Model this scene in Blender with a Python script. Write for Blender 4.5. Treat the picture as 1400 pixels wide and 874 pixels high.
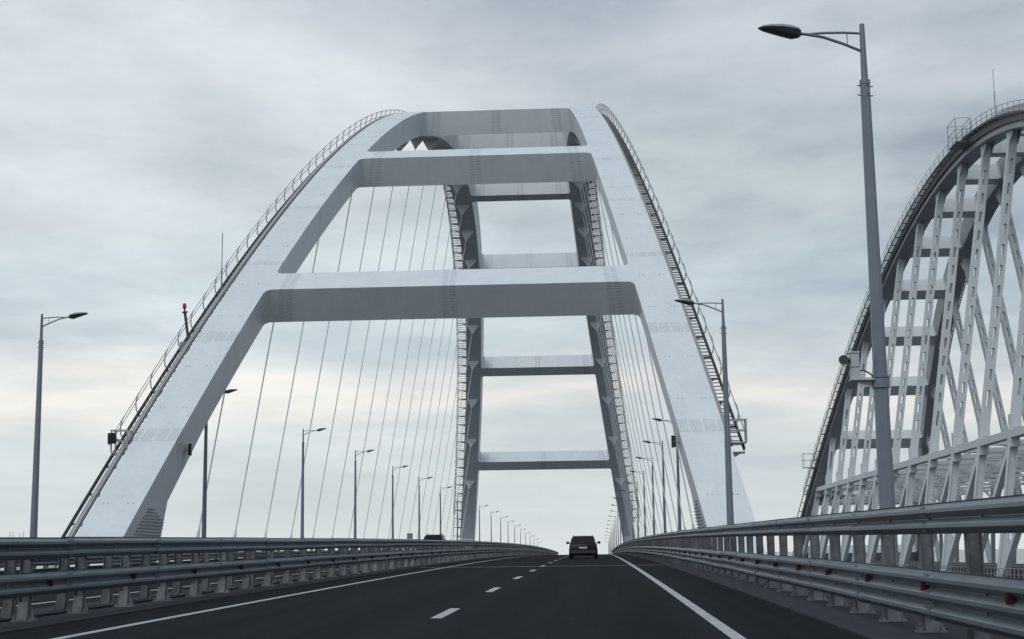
import bpy, math, random
from mathutils import Vector, Matrix
random.seed(7)
R = math.radians
for o in list(bpy.data.objects):
    bpy.data.objects.remove(o)
SC = bpy.context.scene
COL = SC.collection

# ------------------------------------------------------------------ camera
CAM_Z = 0.133
YAW, PITCH, ROLL = 0.0544, 0.15916, 0.01283
fw = Vector((-math.sin(YAW)*math.cos(PITCH), math.cos(YAW)*math.cos(PITCH), math.sin(PITCH)))
rt = Vector((math.cos(YAW), math.sin(YAW), 0))
up = rt.cross(fw)
r2 = rt*math.cos(ROLL) - up*math.sin(ROLL)
u2 = up*math.cos(ROLL) + rt*math.sin(ROLL)
cd = bpy.data.cameras.new('camera')
cam = bpy.data.objects.new('camera', cd)
COL.objects.link(cam)
m = Matrix((r2, u2, -fw)).transposed().to_4x4()
m.translation = Vector((0, 0, CAM_Z))
cam.matrix_world = m
cd.sensor_width = 36.0
cd.lens = 36.0*2000/1400
cd.clip_start = 0.1
cd.clip_end = 120000
SC.camera = cam

# ------------------------------------------------------------------ world and sun
SUN_EL, SUN_AZ = R(52), R(195)          # azimuth clockwise from +y: light from behind the viewer
W = bpy.data.worlds.new('World')
SC.world = W
W.use_nodes = True
nt = W.node_tree
nt.nodes.clear()
def N(t, tree=None, **k):
    n = (tree or nt).nodes.new(t)
    for a, b in k.items():
        setattr(n, a, b)
    return n
L = nt.links.new
out = N('ShaderNodeOutputWorld')
tc = N('ShaderNodeTexCoord')
sep = N('ShaderNodeSeparateXYZ')
L(tc.outputs['Generated'], sep.inputs[0])
# cloud sheet: project the view direction on a flat layer overhead so that clouds flatten towards the horizon
def math_n(op, a, b=None, c=None, tree=None):
    t = tree or nt
    n = t.nodes.new('ShaderNodeMath'); n.operation = op
    for i, v in enumerate((a, b, c)):
        if v is None: continue
        if isinstance(v, (int, float)): n.inputs[i].default_value = v
        else: t.links.new(v, n.inputs[i])
    return n.outputs[0]
zpos = math_n('MAXIMUM', sep.outputs[2], 0.0)
den = math_n('ADD', zpos, 0.10)
px = math_n('DIVIDE', sep.outputs[0], den)
py = math_n('DIVIDE', sep.outputs[1], den)
cmb = N('ShaderNodeCombineXYZ')
L(px, cmb.inputs[0]); L(py, cmb.inputs[1])
def noise(scale, detail, rough, vec, seed=0.0):
    mp = N('ShaderNodeMapping'); mp.inputs['Location'].default_value = (seed, seed*0.7, seed*1.3)
    L(vec, mp.inputs[0])
    n = N('ShaderNodeTexNoise'); n.inputs['Scale'].default_value = scale
    n.inputs['Detail'].default_value = detail; n.inputs['Roughness'].default_value = rough
    L(mp.outputs[0], n.inputs['Vector'])
    return n.outputs['Fac']
n1 = noise(0.55, 4, 0.5, cmb.outputs[0], 3.1)
n2 = noise(2.1, 7, 0.58, cmb.outputs[0], 8.4)
# low cloud bank in layers: elevation warped by noise
mp = N('ShaderNodeMapping'); mp.inputs['Scale'].default_value = (3.0, 3.0, 16.0)
mp.inputs['Location'].default_value = (1.7, 0.4, 0.9)
L(tc.outputs['Generated'], mp.inputs[0])
nb = N('ShaderNodeTexNoise'); nb.inputs['Scale'].default_value = 1.5; nb.inputs['Detail'].default_value = 5
L(mp.outputs[0], nb.inputs['Vector'])
mp3 = N('ShaderNodeMapping'); mp3.inputs['Scale'].default_value = (2.6, 2.6, 9.0); mp3.inputs['Location'].default_value = (4.2, 1.1, 2.3)
L(tc.outputs['Generated'], mp3.inputs[0])
n3n = N('ShaderNodeTexNoise'); n3n.inputs['Scale'].default_value = 1.25; n3n.inputs['Detail'].default_value = 5; n3n.inputs['Roughness'].default_value = 0.55; n3n.inputs['Distortion'].default_value = 0.35
L(mp3.outputs[0], n3n.inputs['Vector'])
n3 = n3n.outputs['Fac']
warp = math_n('MULTIPLY_ADD', nb.outputs['Fac'], 0.125, -0.0625)
fade = math_n('MULTIPLY', warp, math_n('MINIMUM', math_n('MULTIPLY', zpos, 9.0), 1.0))
elev = math_n('ADD', zpos, fade)
ramp = N('ShaderNodeValToRGB')
def s2l(c): return tuple((v/255/12.92 if v/255 < .04045 else ((v/255+.055)/1.055)**2.4) for v in c) + (1,)
stops = [(0.0, (224,229,231)), (0.035, (212,220,223)), (0.062, (207,216,220)), (0.085, (216,222,223)),
         (0.106, (237,236,230)), (0.122, (222,227,228)), (0.150, (198,210,217)), (0.185, (191,205,213)),
         (0.225, (197,207,213)), (0.27, (196,206,212)), (0.33, (202,210,218)), (0.5, (198,208,218)), (1.0, (196,207,219))]
cr = ramp.color_ramp
while len(cr.elements) < len(stops): cr.elements.new(0.5)
for e, (p, c) in zip(cr.elements, stops):
    e.position = p; e.color = s2l(c)
L(elev, ramp.inputs[0])
# cloud light and dark
dv = math_n('ADD', math_n('MULTIPLY_ADD', n1, 1.15, -0.575), math_n('MULTIPLY_ADD', n2, 0.95, -0.475))
dvf = math_n('MULTIPLY', dv, math_n('MINIMUM', math_n('MULTIPLY', zpos, 5.0), 1.0))
# cloud thins towards the left of the view and thickens towards the right, more so higher up
tilt = math_n('MULTIPLY', math_n('MINIMUM', math_n('MAXIMUM', sep.outputs[0], -0.4), 0.4), math_n('MINIMUM', math_n('MULTIPLY', zpos, 2.6), 1.0))
dvf = math_n('ADD', dvf, math_n('MULTIPLY', tilt, -0.60))
streak = math_n('MULTIPLY', math_n('MULTIPLY_ADD', n3, 0.62, -0.31), math_n('MINIMUM', math_n('MULTIPLY', zpos, 6.0), 1.0))
dvf = math_n('ADD', dvf, streak)
gain = math_n('ADD', dvf, 1.0)
mixg = N('ShaderNodeMix', data_type='RGBA', blend_type='MULTIPLY')
mixg.inputs[0].default_value = 1.0
L(ramp.outputs[0], mixg.inputs[6]); 
gc = N('ShaderNodeCombineXYZ')
L(math_n('MULTIPLY_ADD', dvf, 1.12, 1.0), gc.inputs[0]); L(gain, gc.inputs[1]); L(math_n('MULTIPLY_ADD', dvf, 0.86, 1.0), gc.inputs[2])
L(gc.outputs[0], mixg.inputs[7])
sky = N('ShaderNodeTexSky', sky_type='NISHITA')
sky.sun_disc = False
sky.sun_elevation = SUN_EL
sky.sun_rotation = SUN_AZ
sky.altitude = 40
bg1 = N('ShaderNodeBackground'); bg1.inputs[1].default_value = 0.08
L(sky.outputs[0], bg1.inputs[0])
bg2 = N('ShaderNodeBackground'); bg2.inputs[1].default_value = 1.0
L(mixg.outputs[2], bg2.inputs[0])
ms = N('ShaderNodeMixShader'); ms.inputs[0].default_value = 0.94   # overcast: little of the clear sky shows through
L(bg1.outputs[0], ms.inputs[1]); L(bg2.outputs[0], ms.inputs[2])
L(ms.outputs[0], out.inputs[0])

sd = bpy.data.lights.new('sun', 'SUN')
sd.energy = 0.95
sd.angle = R(25)
sd.color = (1.0, 0.985, 0.955)
sun = bpy.data.objects.new('sun', sd)
COL.objects.link(sun)
sdir = Vector((math.sin(SUN_AZ)*math.cos(SUN_EL), math.cos(SUN_AZ)*math.cos(SUN_EL), math.sin(SUN_EL)))
sun.rotation_euler = sdir.to_track_quat('Z', 'Y').to_euler()
sun.location = (0, -40, 80)
vs = SC.view_settings
vs.view_transform = 'Standard'; vs.look = 'None'; vs.exposure = 0.0; vs.gamma = 1.0
vs.use_curve_mapping = False
SC.cycles.max_bounces = 6
SC.cycles.use_denoising = True

# ------------------------------------------------------------------ materials
def mat(name, col, rough=0.6, metal=0.0, spec=0.5):
    mt = bpy.data.materials.new(name); mt.use_nodes = True
    b = mt.node_tree.nodes['Principled BSDF']
    b.inputs['Base Color'].default_value = (*col, 1)
    b.inputs['Roughness'].default_value = rough
    b.inputs['Metallic'].default_value = metal
    b.inputs['Specular IOR Level'].default_value = spec
    return mt, mt.node_tree, b
def vary(mt, tr, b, col, amt=0.12, scale=1.0, stretch=(1,1,1), detail=6, bump=0.0, bscale=20.0, fine=0.0, coord='pos', rnd=0.0):
    """base colour broken by world-position noise, plus fine relief"""
    if coord == 'pos':
        src = tr.nodes.new('ShaderNodeNewGeometry').outputs['Position']
    else:
        src = tr.nodes.new('ShaderNodeTexCoord').outputs['Object']
    mp = tr.nodes.new('ShaderNodeMapping'); mp.inputs['Scale'].default_value = stretch
    tr.links.new(src, mp.inputs[0])
    n = tr.nodes.new('ShaderNodeTexNoise'); n.inputs['Scale'].default_value = scale; n.inputs['Detail'].default_value = detail
    n.inputs['Roughness'].default_value = 0.6
    tr.links.new(mp.outputs[0], n.inputs['Vector'])
    f = math_n('MULTIPLY_ADD', n.outputs['Fac'], 2*amt*1.6, 1-amt*1.6, tree=tr)
    if fine:
        n2 = tr.nodes.new('ShaderNodeTexNoise'); n2.inputs['Scale'].default_value = bscale; n2.inputs['Detail'].default_value = 3
        tr.links.new(src, n2.inputs['Vector'])
        f = math_n('MULTIPLY', f, math_n('MULTIPLY_ADD', n2.outputs['Fac'], 2*fine*1.6, 1-fine*1.6, tree=tr), tree=tr)
    if rnd:
        oi = tr.nodes.new('ShaderNodeObjectInfo')
        f = math_n('MULTIPLY', f, math_n('MULTIPLY_ADD', oi.outputs['Random'], 2*rnd, 1-rnd, tree=tr), tree=tr)
    mx = tr.nodes.new('ShaderNodeMix'); mx.data_type = 'RGBA'; mx.blend_type = 'MULTIPLY'
    mx.inputs[0].default_value = 1.0; mx.inputs[6].default_value = (*col, 1)
    c = tr.nodes.new('ShaderNodeCombineXYZ')
    for i in range(3): tr.links.new(f, c.inputs[i])
    tr.links.new(c.outputs[0], mx.inputs[7])
    tr.links.new(mx.outputs[2], b.inputs['Base Color'])
    if bump:
        nb = tr.nodes.new('ShaderNodeTexNoise'); nb.inputs['Scale'].default_value = bscale; nb.inputs['Detail'].default_value = 4
        tr.links.new(src, nb.inputs['Vector'])
        bp = tr.nodes.new('ShaderNodeBump'); bp.inputs['Strength'].default_value = bump; bp.inputs['Distance'].default_value = 0.02
        tr.links.new(nb.outputs['Fac'], bp.inputs['Height'])
        tr.links.new(bp.outputs[0], b.inputs['Normal'])
    return mx, f
def M(name, col, rough=0.6, metal=0.0, spec=0.5, **kw):
    mt, tr, b = mat(name, col, rough, metal, spec)
    if kw: vary(mt, tr, b, col, **kw)
    return mt
PAINT = (0.635, 0.680, 0.712)
def paint(name, col, splice=False, cols=False):
    mt, tr, b = mat(name, col, 0.5)
    mx, f = vary(mt, tr, b, col, amt=0.075, scale=0.55, stretch=(1.3,0.8,0.35), detail=9, fine=0.045, bscale=3.5)
    if splice:
        uv = tr.nodes.new('ShaderNodeUVMap'); s = tr.nodes.new('ShaderNodeSeparateXYZ'); tr.links.new(uv.outputs[0], s.inputs[0])
        u, v = s.outputs[0], s.outputs[1]
        stroke = math_n('LESS_THAN', math_n('FRACT', math_n('MULTIPLY', u, 7.0, tree=tr), tree=tr), 0.42, tree=tr)
        grp = math_n('LESS_THAN', math_n('FRACT', math_n('MULTIPLY_ADD', u, 1.35, 0.1, tree=tr), tree=tr), 0.78, tree=tr)
        nn = tr.nodes.new('ShaderNodeTexNoise'); nn.inputs['Scale'].default_value = 3.0; nn.inputs['Detail'].default_value = 4
        tr.links.new(uv.outputs[0], nn.inputs['Vector'])
        worn = math_n('MULTIPLY_ADD', nn.outputs['Fac'], 1.6, -0.2, tree=tr)
        worn = math_n('MINIMUM', math_n('MAXIMUM', worn, 0.0, tree=tr), 1.0, tree=tr)
        amt_ = -0.34
        if cols:          # two columns of short weld marks either side of the joint
            w1 = math_n('COMPARE', v, 0.20, 0.17, tree=tr); w2 = math_n('COMPARE', v, 0.70, 0.17, tree=tr)
            grp = math_n('ADD', w1, w2, tree=tr)
            n5 = tr.nodes.new('ShaderNodeTexNoise'); n5.inputs['Scale'].default_value = 1.6; n5.inputs['Detail'].default_value = 2
            tr.links.new(uv.outputs[0], n5.inputs['Vector'])
            uu = math_n('MULTIPLY_ADD', u, 4.6, math_n('MULTIPLY', n5.outputs['Fac'], 1.6, tree=tr), tree=tr)
            stroke = math_n('LESS_THAN', math_n('FRACT', uu, tree=tr), 0.5, tree=tr)
            amt_ = -0.30
        k = math_n('MULTIPLY', math_n('MULTIPLY', stroke, grp, tree=tr), worn, tree=tr)
        k2 = math_n('MULTIPLY_ADD', k, amt_, 0.97, tree=tr)
        m2 = tr.nodes.new('ShaderNodeMix'); m2.data_type = 'RGBA'; m2.blend_type = 'MULTIPLY'; m2.inputs[0].default_value = 1.0
        tr.links.new(mx.outputs[2], m2.inputs[6])
        c = tr.nodes.new('ShaderNodeCombineXYZ')
        for i in range(3): tr.links.new(k2, c.inputs[i])
        tr.links.new(c.outputs[0], m2.inputs[7])
        tr.links.new(m2.outputs[2], b.inputs['Base Color'])
    return mt
M_ARCH = paint('white_arch_paint', PAINT)
M_SPL = paint('site_splice_paint', PAINT, True)
M_SPLB = paint('beam_splice_paint', PAINT, True, True)
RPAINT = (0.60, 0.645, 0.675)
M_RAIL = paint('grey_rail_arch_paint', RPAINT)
M_RIBD = paint('shaded_rail_rib_paint', (0.33, 0.345, 0.37))  # railway arch paint darkened: shade of the rib undersides put into the colour
M_GALV = M('galvanised_steel', (0.135, 0.16, 0.185), 0.45, 0.15, 0.5, amt=0.30, scale=3.0, stretch=(1,0.5,1.6), detail=9, fine=0.12, bscale=26.0, rnd=0.14)
M_POSTG = M('stained_post_steel', (0.16, 0.175, 0.19), 0.65, 0.1, 0.3, amt=0.50, scale=6.5, detail=8, fine=0.15, bscale=25.0, rnd=0.22)
M_LAMP = M('grey_lamp_steel', (0.175, 0.205, 0.245), 0.45, 0.2, 0.5, amt=0.12, scale=3.0, stretch=(1,1,0.4))
M_LUMT = M('luminaire_shell', (0.26, 0.28, 0.31), 0.4, 0.1, 0.5, amt=0.06, scale=6.0)
M_LUMB = M('luminaire_lens', (0.10, 0.11, 0.125), 0.35)
M_STEEL = M('dark_walkway_steel', (0.22, 0.235, 0.25), 0.6, 0.2, 0.4, amt=0.2, scale=3.0)
M_STEELL = M('light_walkway_rail', (0.36, 0.38, 0.40), 0.5, 0.3, 0.4, amt=0.12, scale=3.0)
M_STEELD = M('black_walkway_steel', (0.06, 0.065, 0.07), 0.6, 0.1, 0.4, amt=0.2, scale=3.0)
M_STEELT = M('dark_skirt_steel', (0.13, 0.14, 0.15), 0.6, 0.1, 0.4, amt=0.2, scale=3.0)  # dark tone for the added skirt below the railway arch walkways
M_TAN = M('weathered_stringer', (0.31, 0.32, 0.325), 0.6, 0.1, 0.4, amt=0.15, scale=3.0)
M_CABLE = M('hanger_sheath', (0.74, 0.77, 0.79), 0.5, amt=0.05, scale=2.0)
M_WHITE = M('road_marking_white', (0.36, 0.385, 0.40), 0.85, amt=0.42, scale=4.5, detail=12, fine=0.22, bscale=45.0)
M_CONC = M('weathered_concrete', (0.043, 0.045, 0.053), 0.95, spec=0.1, amt=0.28, scale=2.2, detail=9, bump=0.3, bscale=25.0, fine=0.12)
M_DECK = M('deck_paint', (0.35, 0.36, 0.38), 0.6, amt=0.08, scale=0.5)
M_RED = M('red_reflector', (0.07, 0.008, 0.008), 0.4, amt=0.1, scale=10.0)
M_BEACON = M('red_beacon_glass', (0.38, 0.015, 0.025), 0.25)
M_CARP = M('dark_car_paint', (0.012, 0.013, 0.016), 0.4, 0.0, 0.3, amt=0.1, scale=4.0, coord='obj')
M_CARG = M('tinted_glass', (0.008, 0.009, 0.011), 0.25, 0, 0.2)
M_TYRE = M('tyre_rubber', (0.02, 0.02, 0.02), 0.85, amt=0.1, scale=8.0, coord='obj')
M_RIM = M('alloy_rim', (0.35, 0.36, 0.37), 0.35, 0.7)
M_TAIL = M('tail_lamp_red', (0.25, 0.01, 0.012), 0.25)
M_PLATE = M('number_plate', (0.55, 0.56, 0.55), 0.5)
M_TRIM = M('black_trim', (0.03, 0.03, 0.032), 0.6)
M_BOX = M('pale_equipment_box', (0.46, 0.48, 0.50), 0.5, amt=0.08, scale=4.0)
M_BLACK = M('black_plastic', (0.015, 0.015, 0.017), 0.45)

# asphalt with faint wheel tracks and seams
def asphalt():
    mt, tr, b = mat('asphalt', (0.0125, 0.014, 0.018), 0.95, 0, 0.06)
    geo = tr.nodes.new('ShaderNodeNewGeometry')
    s = tr.nodes.new('ShaderNodeSeparateXYZ'); tr.links.new(geo.outputs['Position'], s.inputs[0])
    def nz(scale, stretch, det):
        mp = tr.nodes.new('ShaderNodeMapping'); mp.inputs['Scale'].default_value = stretch
        tr.links.new(geo.outputs['Position'], mp.inputs[0])
        n = tr.nodes.new('ShaderNodeTexNoise'); n.inputs['Scale'].default_value = scale; n.inputs['Detail'].default_value = det
        tr.links.new(mp.outputs[0], n.inputs['Vector']); return n.outputs['Fac']
    a = nz(0.5, (1, 0.12, 1), 5); c = nz(38.0, (1, 1, 1), 3); d = nz(5.0, (1, 0.5, 1), 5); st = nz(2.2, (1, 0.02, 1), 4)
    f = math_n('ADD', math_n('MULTIPLY_ADD', a, 0.40, 0.80, tree=tr), math_n('MULTIPLY_ADD', c, 1.3, -0.65, tree=tr), tree=tr)
    f = math_n('ADD', f, math_n('MULTIPLY_ADD', d, 0.8, -0.40, tree=tr), tree=tr)
    f = math_n('ADD', f, math_n('MULTIPLY_ADD', st, 1.0, -0.50, tree=tr), tree=tr)
    # polished wheel tracks, two per 3.9 m lane
    w = math_n('COSINE', math_n('MULTIPLY', math_n('ADD', s.outputs[0], 2.33, tree=tr), 2*math.pi/1.93, tree=tr), tree=tr)
    f = math_n('ADD', f, math_n('MULTIPLY', w, 0.10, tree=tr), tree=tr)
    col = tr.nodes.new('ShaderNodeMix'); col.data_type = 'RGBA'; col.blend_type = 'MULTIPLY'; col.inputs[0].default_value = 1
    col.inputs[6].default_value = (0.0125, 0.0142, 0.018, 1)
    cc = tr.nodes.new('ShaderNodeCombineXYZ')
    for i in range(3): tr.links.new(f, cc.inputs[i])
    tr.links.new(cc.outputs[0], col.inputs[7]); tr.links.new(col.outputs[2], b.inputs['Base Color'])
    bp = tr.nodes.new('ShaderNodeBump'); bp.inputs['Strength'].default_value = 0.5; bp.inputs['Distance'].default_value = 0.01
    tr.links.new(c, bp.inputs['Height']); tr.links.new(bp.outputs[0], b.inputs['Normal'])
    return mt
M_ASPH = asphalt()
def water():
    mt, tr, b = mat('sea_water', (0.012, 0.024, 0.030), 0.18)
    geo = tr.nodes.new('ShaderNodeNewGeometry')
    n = tr.nodes.new('ShaderNodeTexNoise'); n.inputs['Scale'].default_value = 0.12; n.inputs['Detail'].default_value = 6
    tr.links.new(geo.outputs['Position'], n.inputs['Vector'])
    bp = tr.nodes.new('ShaderNodeBump'); bp.inputs['Strength'].default_value = 0.25; bp.inputs['Distance'].default_value = 1.0
    tr.links.new(n.outputs['Fac'], bp.inputs['Height']); tr.links.new(bp.outputs[0], b.inputs['Normal'])
    return mt
M_SEA = water()

# ------------------------------------------------------------------ mesh builder
class MB:
    def __init__(s): s.v = []; s.f = []; s.m = []; s.uv = []
    def face(s, pts, mi=0, uv=None):
        i = len(s.v); s.v += [tuple(p) for p in pts]; s.f.append(tuple(range(i, i+len(pts)))); s.m.append(mi)
        s.uv.append(uv or [(0, 0)]*len(pts))
    def idx(s, verts, faces, mi=0):
        i = len(s.v); s.v += [tuple(p) for p in verts]
        for f in faces:
            s.f.append(tuple(i+k for k in f)); s.m.append(mi); s.uv.append([(0, 0)]*len(f))
    def hexa(s, p, mi=0):       # p: 8 corners, bottom 4 ccw then top 4
        s.idx(p, [(3,2,1,0),(4,5,6,7),(0,1,5,4),(1,2,6,5),(2,3,7,6),(3,0,4,7)], mi)
    def box(s, x0, x1, y0, y1, z0, z1, mi=0):
        s.hexa([(x0,y0,z0),(x1,y0,z0),(x1,y1,z0),(x0,y1,z0),(x0,y0,z1),(x1,y0,z1),(x1,y1,z1),(x0,y1,z1)], mi)
    def bar(s, p, q, w, h, upv=(0,0,1), mi=0):
        p = Vector(p); q = Vector(q); t = (q-p).normalized(); a = t.cross(Vector(upv))
        if a.length < 1e-5: a = t.cross(Vector((0,1,0)))
        a.normalize(); b = a.cross(t); a = a*w/2; b = b*h/2
        s.hexa([p-a-b, p+a-b, q+a-b, q-a-b, p-a+b, p+a+b, q+a+b, q-a+b], mi)
    def poly(s, pts, w, h, upv=(0,0,1), mi=0):
        for p, q in zip(pts[:-1], pts[1:]): s.bar(p, q, w, h, upv, mi)
    def tube(s, pts, rad, n=6, mi=0, caps=True):
        pts = [Vector(p) for p in pts]
        rad = rad if isinstance(rad, (list, tuple)) else [rad]*len(pts)
        base = len(s.v); t0 = (pts[1]-pts[0]).normalized()
        a = t0.cross(Vector((0,0,1)))
        if a.length < 1e-3: a = t0.cross(Vector((0,1,0)))
        a.normalize()
        V = []; F = []
        for i, p in enumerate(pts):
            t = (pts[min(i+1, len(pts)-1)]-pts[max(i-1, 0)]).normalized()
            a = (a-t*a.dot(t)).normalized(); b = t.cross(a)
            for k in range(n):
                g = 2*math.pi*k/n
                V.append(p+(a*math.cos(g)+b*math.sin(g))*rad[i])
        for i in range(len(pts)-1):
            for k in range(n):
                F.append((i*n+k, i*n+(k+1)%n, (i+1)*n+(k+1)%n, (i+1)*n+k))
        if caps:
            F.append(tuple(range(n-1, -1, -1))); F.append(tuple((len(pts)-1)*n+k for k in range(n)))
        s.idx(V, F, mi)
    def prism(s, outline, axis_vec, mi=0):    # planar closed outline extruded
        n = len(outline); a = [Vector(p) for p in outline]; b = [p+Vector(axis_vec) for p in a]
        s.idx(a+b, [tuple(range(n-1,-1,-1)), tuple(range(n, 2*n))]+[(i,(i+1)%n,n+(i+1)%n,n+i) for i in range(n)], mi)
    def mesh(s, name, mats):
        me = bpy.data.meshes.new(name); me.from_pydata(s.v, [], s.f)
        for m_ in (mats if isinstance(mats, (list, tuple)) else [mats]): me.materials.append(m_)
        for p, mi in zip(me.polygons, s.m): p.material_index = mi
        if any(any(c != (0, 0) for c in u) for u in s.uv):
            ul = me.uv_layers.new(name='UVMap')
            k = 0
            for u in s.uv:
                for c in u: ul.data[k].uv = c; k += 1
        me.validate(); me.update()
        return me
    def build(s, name, mats, parent=None, smooth=False, loc=None):
        me = s.mesh(name, mats)
        if smooth: me.shade_smooth() if hasattr(me, 'shade_smooth') else None
        return link(name, me, parent, loc)
def link(name, me, parent=None, loc=None, rot=None):
    o = bpy.data.objects.new(name, me); COL.objects.link(o)
    if parent is not None: o.parent = parent
    if loc is not None: o.location = loc
    if rot is not None: o.rotation_euler = rot
    return o
def tag(o, label=None, cat=None, group=None, kind=None):
    if label: o['label'] = label
    if cat: o['category'] = cat
    if group: o['group'] = group
    if kind: o['kind'] = kind
    return o
def thing(name, label, cat, loc=(0,0,0), rz=0, group=None):
    o = link(name, None, None, loc, (0,0,rz)); return tag(o, label, cat, group)
def copy_tree(o, parent=None):
    c = o.copy(); COL.objects.link(c); c.parent = parent
    for ch in list(o.children): copy_tree(ch, c)
    return c

# ------------------------------------------------------------------ road profile
YC, RV = 173.0, 15000.0
CX = -8.69
def zr(y): return -(y-YC)**2/(2*RV)
YS = [-30+3*i for i in range(0, 240)]
def strip(mb, x0, x1, ztop, zbot, y0=-30, y1=690, st=4.0, mi=0):
    n = max(1, int(math.ceil((y1-y0)/st)))
    V = []; F = []
    for i in range(n+1):
        y = y0+(y1-y0)*i/n; z = zr(y)
        V += [(x0,y,z+zbot),(x1,y,z+zbot),(x1,y,z+ztop),(x0,y,z+ztop)]
    for i in range(n):
        a = 4*i
        for k in range(4): F.append((a+k, a+4+k, a+4+(k+1)%4, a+(k+1)%4))
    F.append((0,1,2,3)); e = 4*n; F.append((e+3,e+2,e+1,e))
    mb.idx(V, F, mi)
def sheet(mb, x0, x1, z, y0, y1, st=4.0, mi=0):
    n = max(1, int(math.ceil((y1-y0)/st))); V = []; F = []
    for i in range(n+1):
        y = y0+(y1-y0)*i/n
        V += [(x0,y,zr(y)+z),(x1,y,zr(y)+z)]
    for i in range(n): F.append((2*i,2*i+1,2*i+3,2*i+2))
    mb.idx(V, F, mi)
# sea
b = MB(); b.face([(-60000,-60000,-37),(60000,-60000,-37),(60000,60000,-37),(-60000,60000,-37)])
tag(b.build('sea', M_SEA), kind='structure')
# carriageways
b = MB(); strip(b, -7.62, 2.9, 0, -0.10); road = tag(b.build('road', M_ASPH), kind='structure')
b = MB(); strip(b, -20.2, -9.76, 0, -0.10); road2 = tag(b.build('road', M_ASPH), kind='structure')
b = MB(); strip(b, 2.905, 4.9, 0.025, -0.10); tag(b.build('kerb_strip', M_CONC), kind='structure')
b = MB(); strip(b, -8.56, -7.625, 0.025, -0.10); tag(b.build('kerb_strip', M_CONC), kind='structure')
b = MB(); strip(b, -9.755, -8.86, 0.025, -0.10); tag(b.build('kerb_strip', M_CONC), kind='structure')
b = MB(); strip(b, -22.6, -20.205, 0.025, -0.10); tag(b.build('kerb_strip', M_CONC), kind='structure')
b = MB()
for x0, x1 in ((-8.56, 4.9), (-22.6, -8.86)):
    strip(b, x0, x1, -0.104, -0.35); strip(b, x0+2.0, x1-2.0, -0.354, -2.6, st=8)
tag(b.build('bridge_deck', M_DECK), kind='structure')
# painted markings
def edge_line(x, w=0.16, par=road, y0=-28, y1=420):
    b = MB(); sheet(b, x-w/2, x+w/2, 0.004, y0, y1); b.build('edge_line', M_WHITE, par)
edge_line(1.55); edge_line(-6.5); edge_line(-10.85, par=road2); edge_line(-18.9, par=road2)
for x0, x1, par in ((-7.6, 2.88, road), (-20.18, -9.78, road2)):
    for ye in (63.5, 282.0):
        b = MB(); sheet(b, x0, x1, 0.008, ye, ye+0.16, 0.16); sheet(b, x0, x1, 0.008, ye+0.26, ye+0.42, 0.16)
        tag(b.build('expansion_joint', M_STEELL, par), kind='stuff')
def dashes(x, par, ys):
    me = None
    for y in ys:
        b = MB(); sheet(b, x-0.085, x+0.085, 0.004, y, y+3.0, 1.0)
        b.build('lane_dash', M_WHITE, par)
dashes(-2.32, road, [21.4+10.55*k for k in range(-2, 18)])
dashes(-14.9, road2, [20.0+10.55*k for k in range(-1, 16)])

# ------------------------------------------------------------------ crash barriers
def w_profile(ncrest, pitch):
    half = pitch*ncrest/2
    pts = [(0.014, half+0.006), (0.0, half-0.002)]
    for k in range(ncrest):
        zc = half-pitch*(k+0.5)
        pts += [(0.006, zc+pitch*0.45), (0.078, zc+pitch*0.17), (0.085, zc+pitch*0.11), (0.085, zc-pitch*0.11), (0.078, zc-pitch*0.17), (0.006, zc-pitch*0.45)]
        pts.append((0.0, zc-pitch*0.47)); pts.append((0.0, zc-pitch*0.53)) if k < ncrest-1 else None
    pts.append((0.012, -half-0.004))
    return pts
def rail_mesh(name, ncrest, pitch, length, d):
    prof = w_profile(ncrest, pitch)
    mb = MB(); n = len(prof)
    A = [Vector((d*p[0], -0.10, p[1])) for p in prof]; Bk = [Vector((d*(p[0]-0.007), -0.10, p[1])) for p in prof]
    ring = A+Bk[::-1]; L_ = Vector((0, length+0.20, 0)); m_ = len(ring)
    V = ring+[p+L_ for p in ring]
    F = [(i,(i+1)%m_,m_+(i+1)%m_,m_+i) for i in range(m_)]
    for i in range(n-1):
        F.append((i, 2*n-1-i, 2*n-2-i, i+1)); F.append((m_+i, m_+i+1, m_+2*n-2-i, m_+2*n-1-i))
    mb.idx(V, F)
    half = pitch*ncrest/2
    for k in range(ncrest-1):       # splice and post bolts in the valleys
        z = half-pitch*(k+1)
        for y in (0.0, length/2): mb.box(min(0,d*0.022), max(0,d*0.022), y-0.02, y+0.02, z-0.02, z+0.02)
    for k in range(ncrest):
        zc = half-pitch*(k+0.5)
        for y in (-0.05, 0.05):
            mb.box(min(d*.06,d*0.092), max(d*.06,d*0.092), y-0.018, y+0.018, zc+pitch*0.22, zc+pitch*0.30)
            mb.box(min(d*.03,d*0.075), max(d*.03,d*0.075), y-0.018, y+0.018, zc-pitch*0.36, zc-pitch*0.29)
    return mb.mesh(name, [M_GALV])
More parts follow.
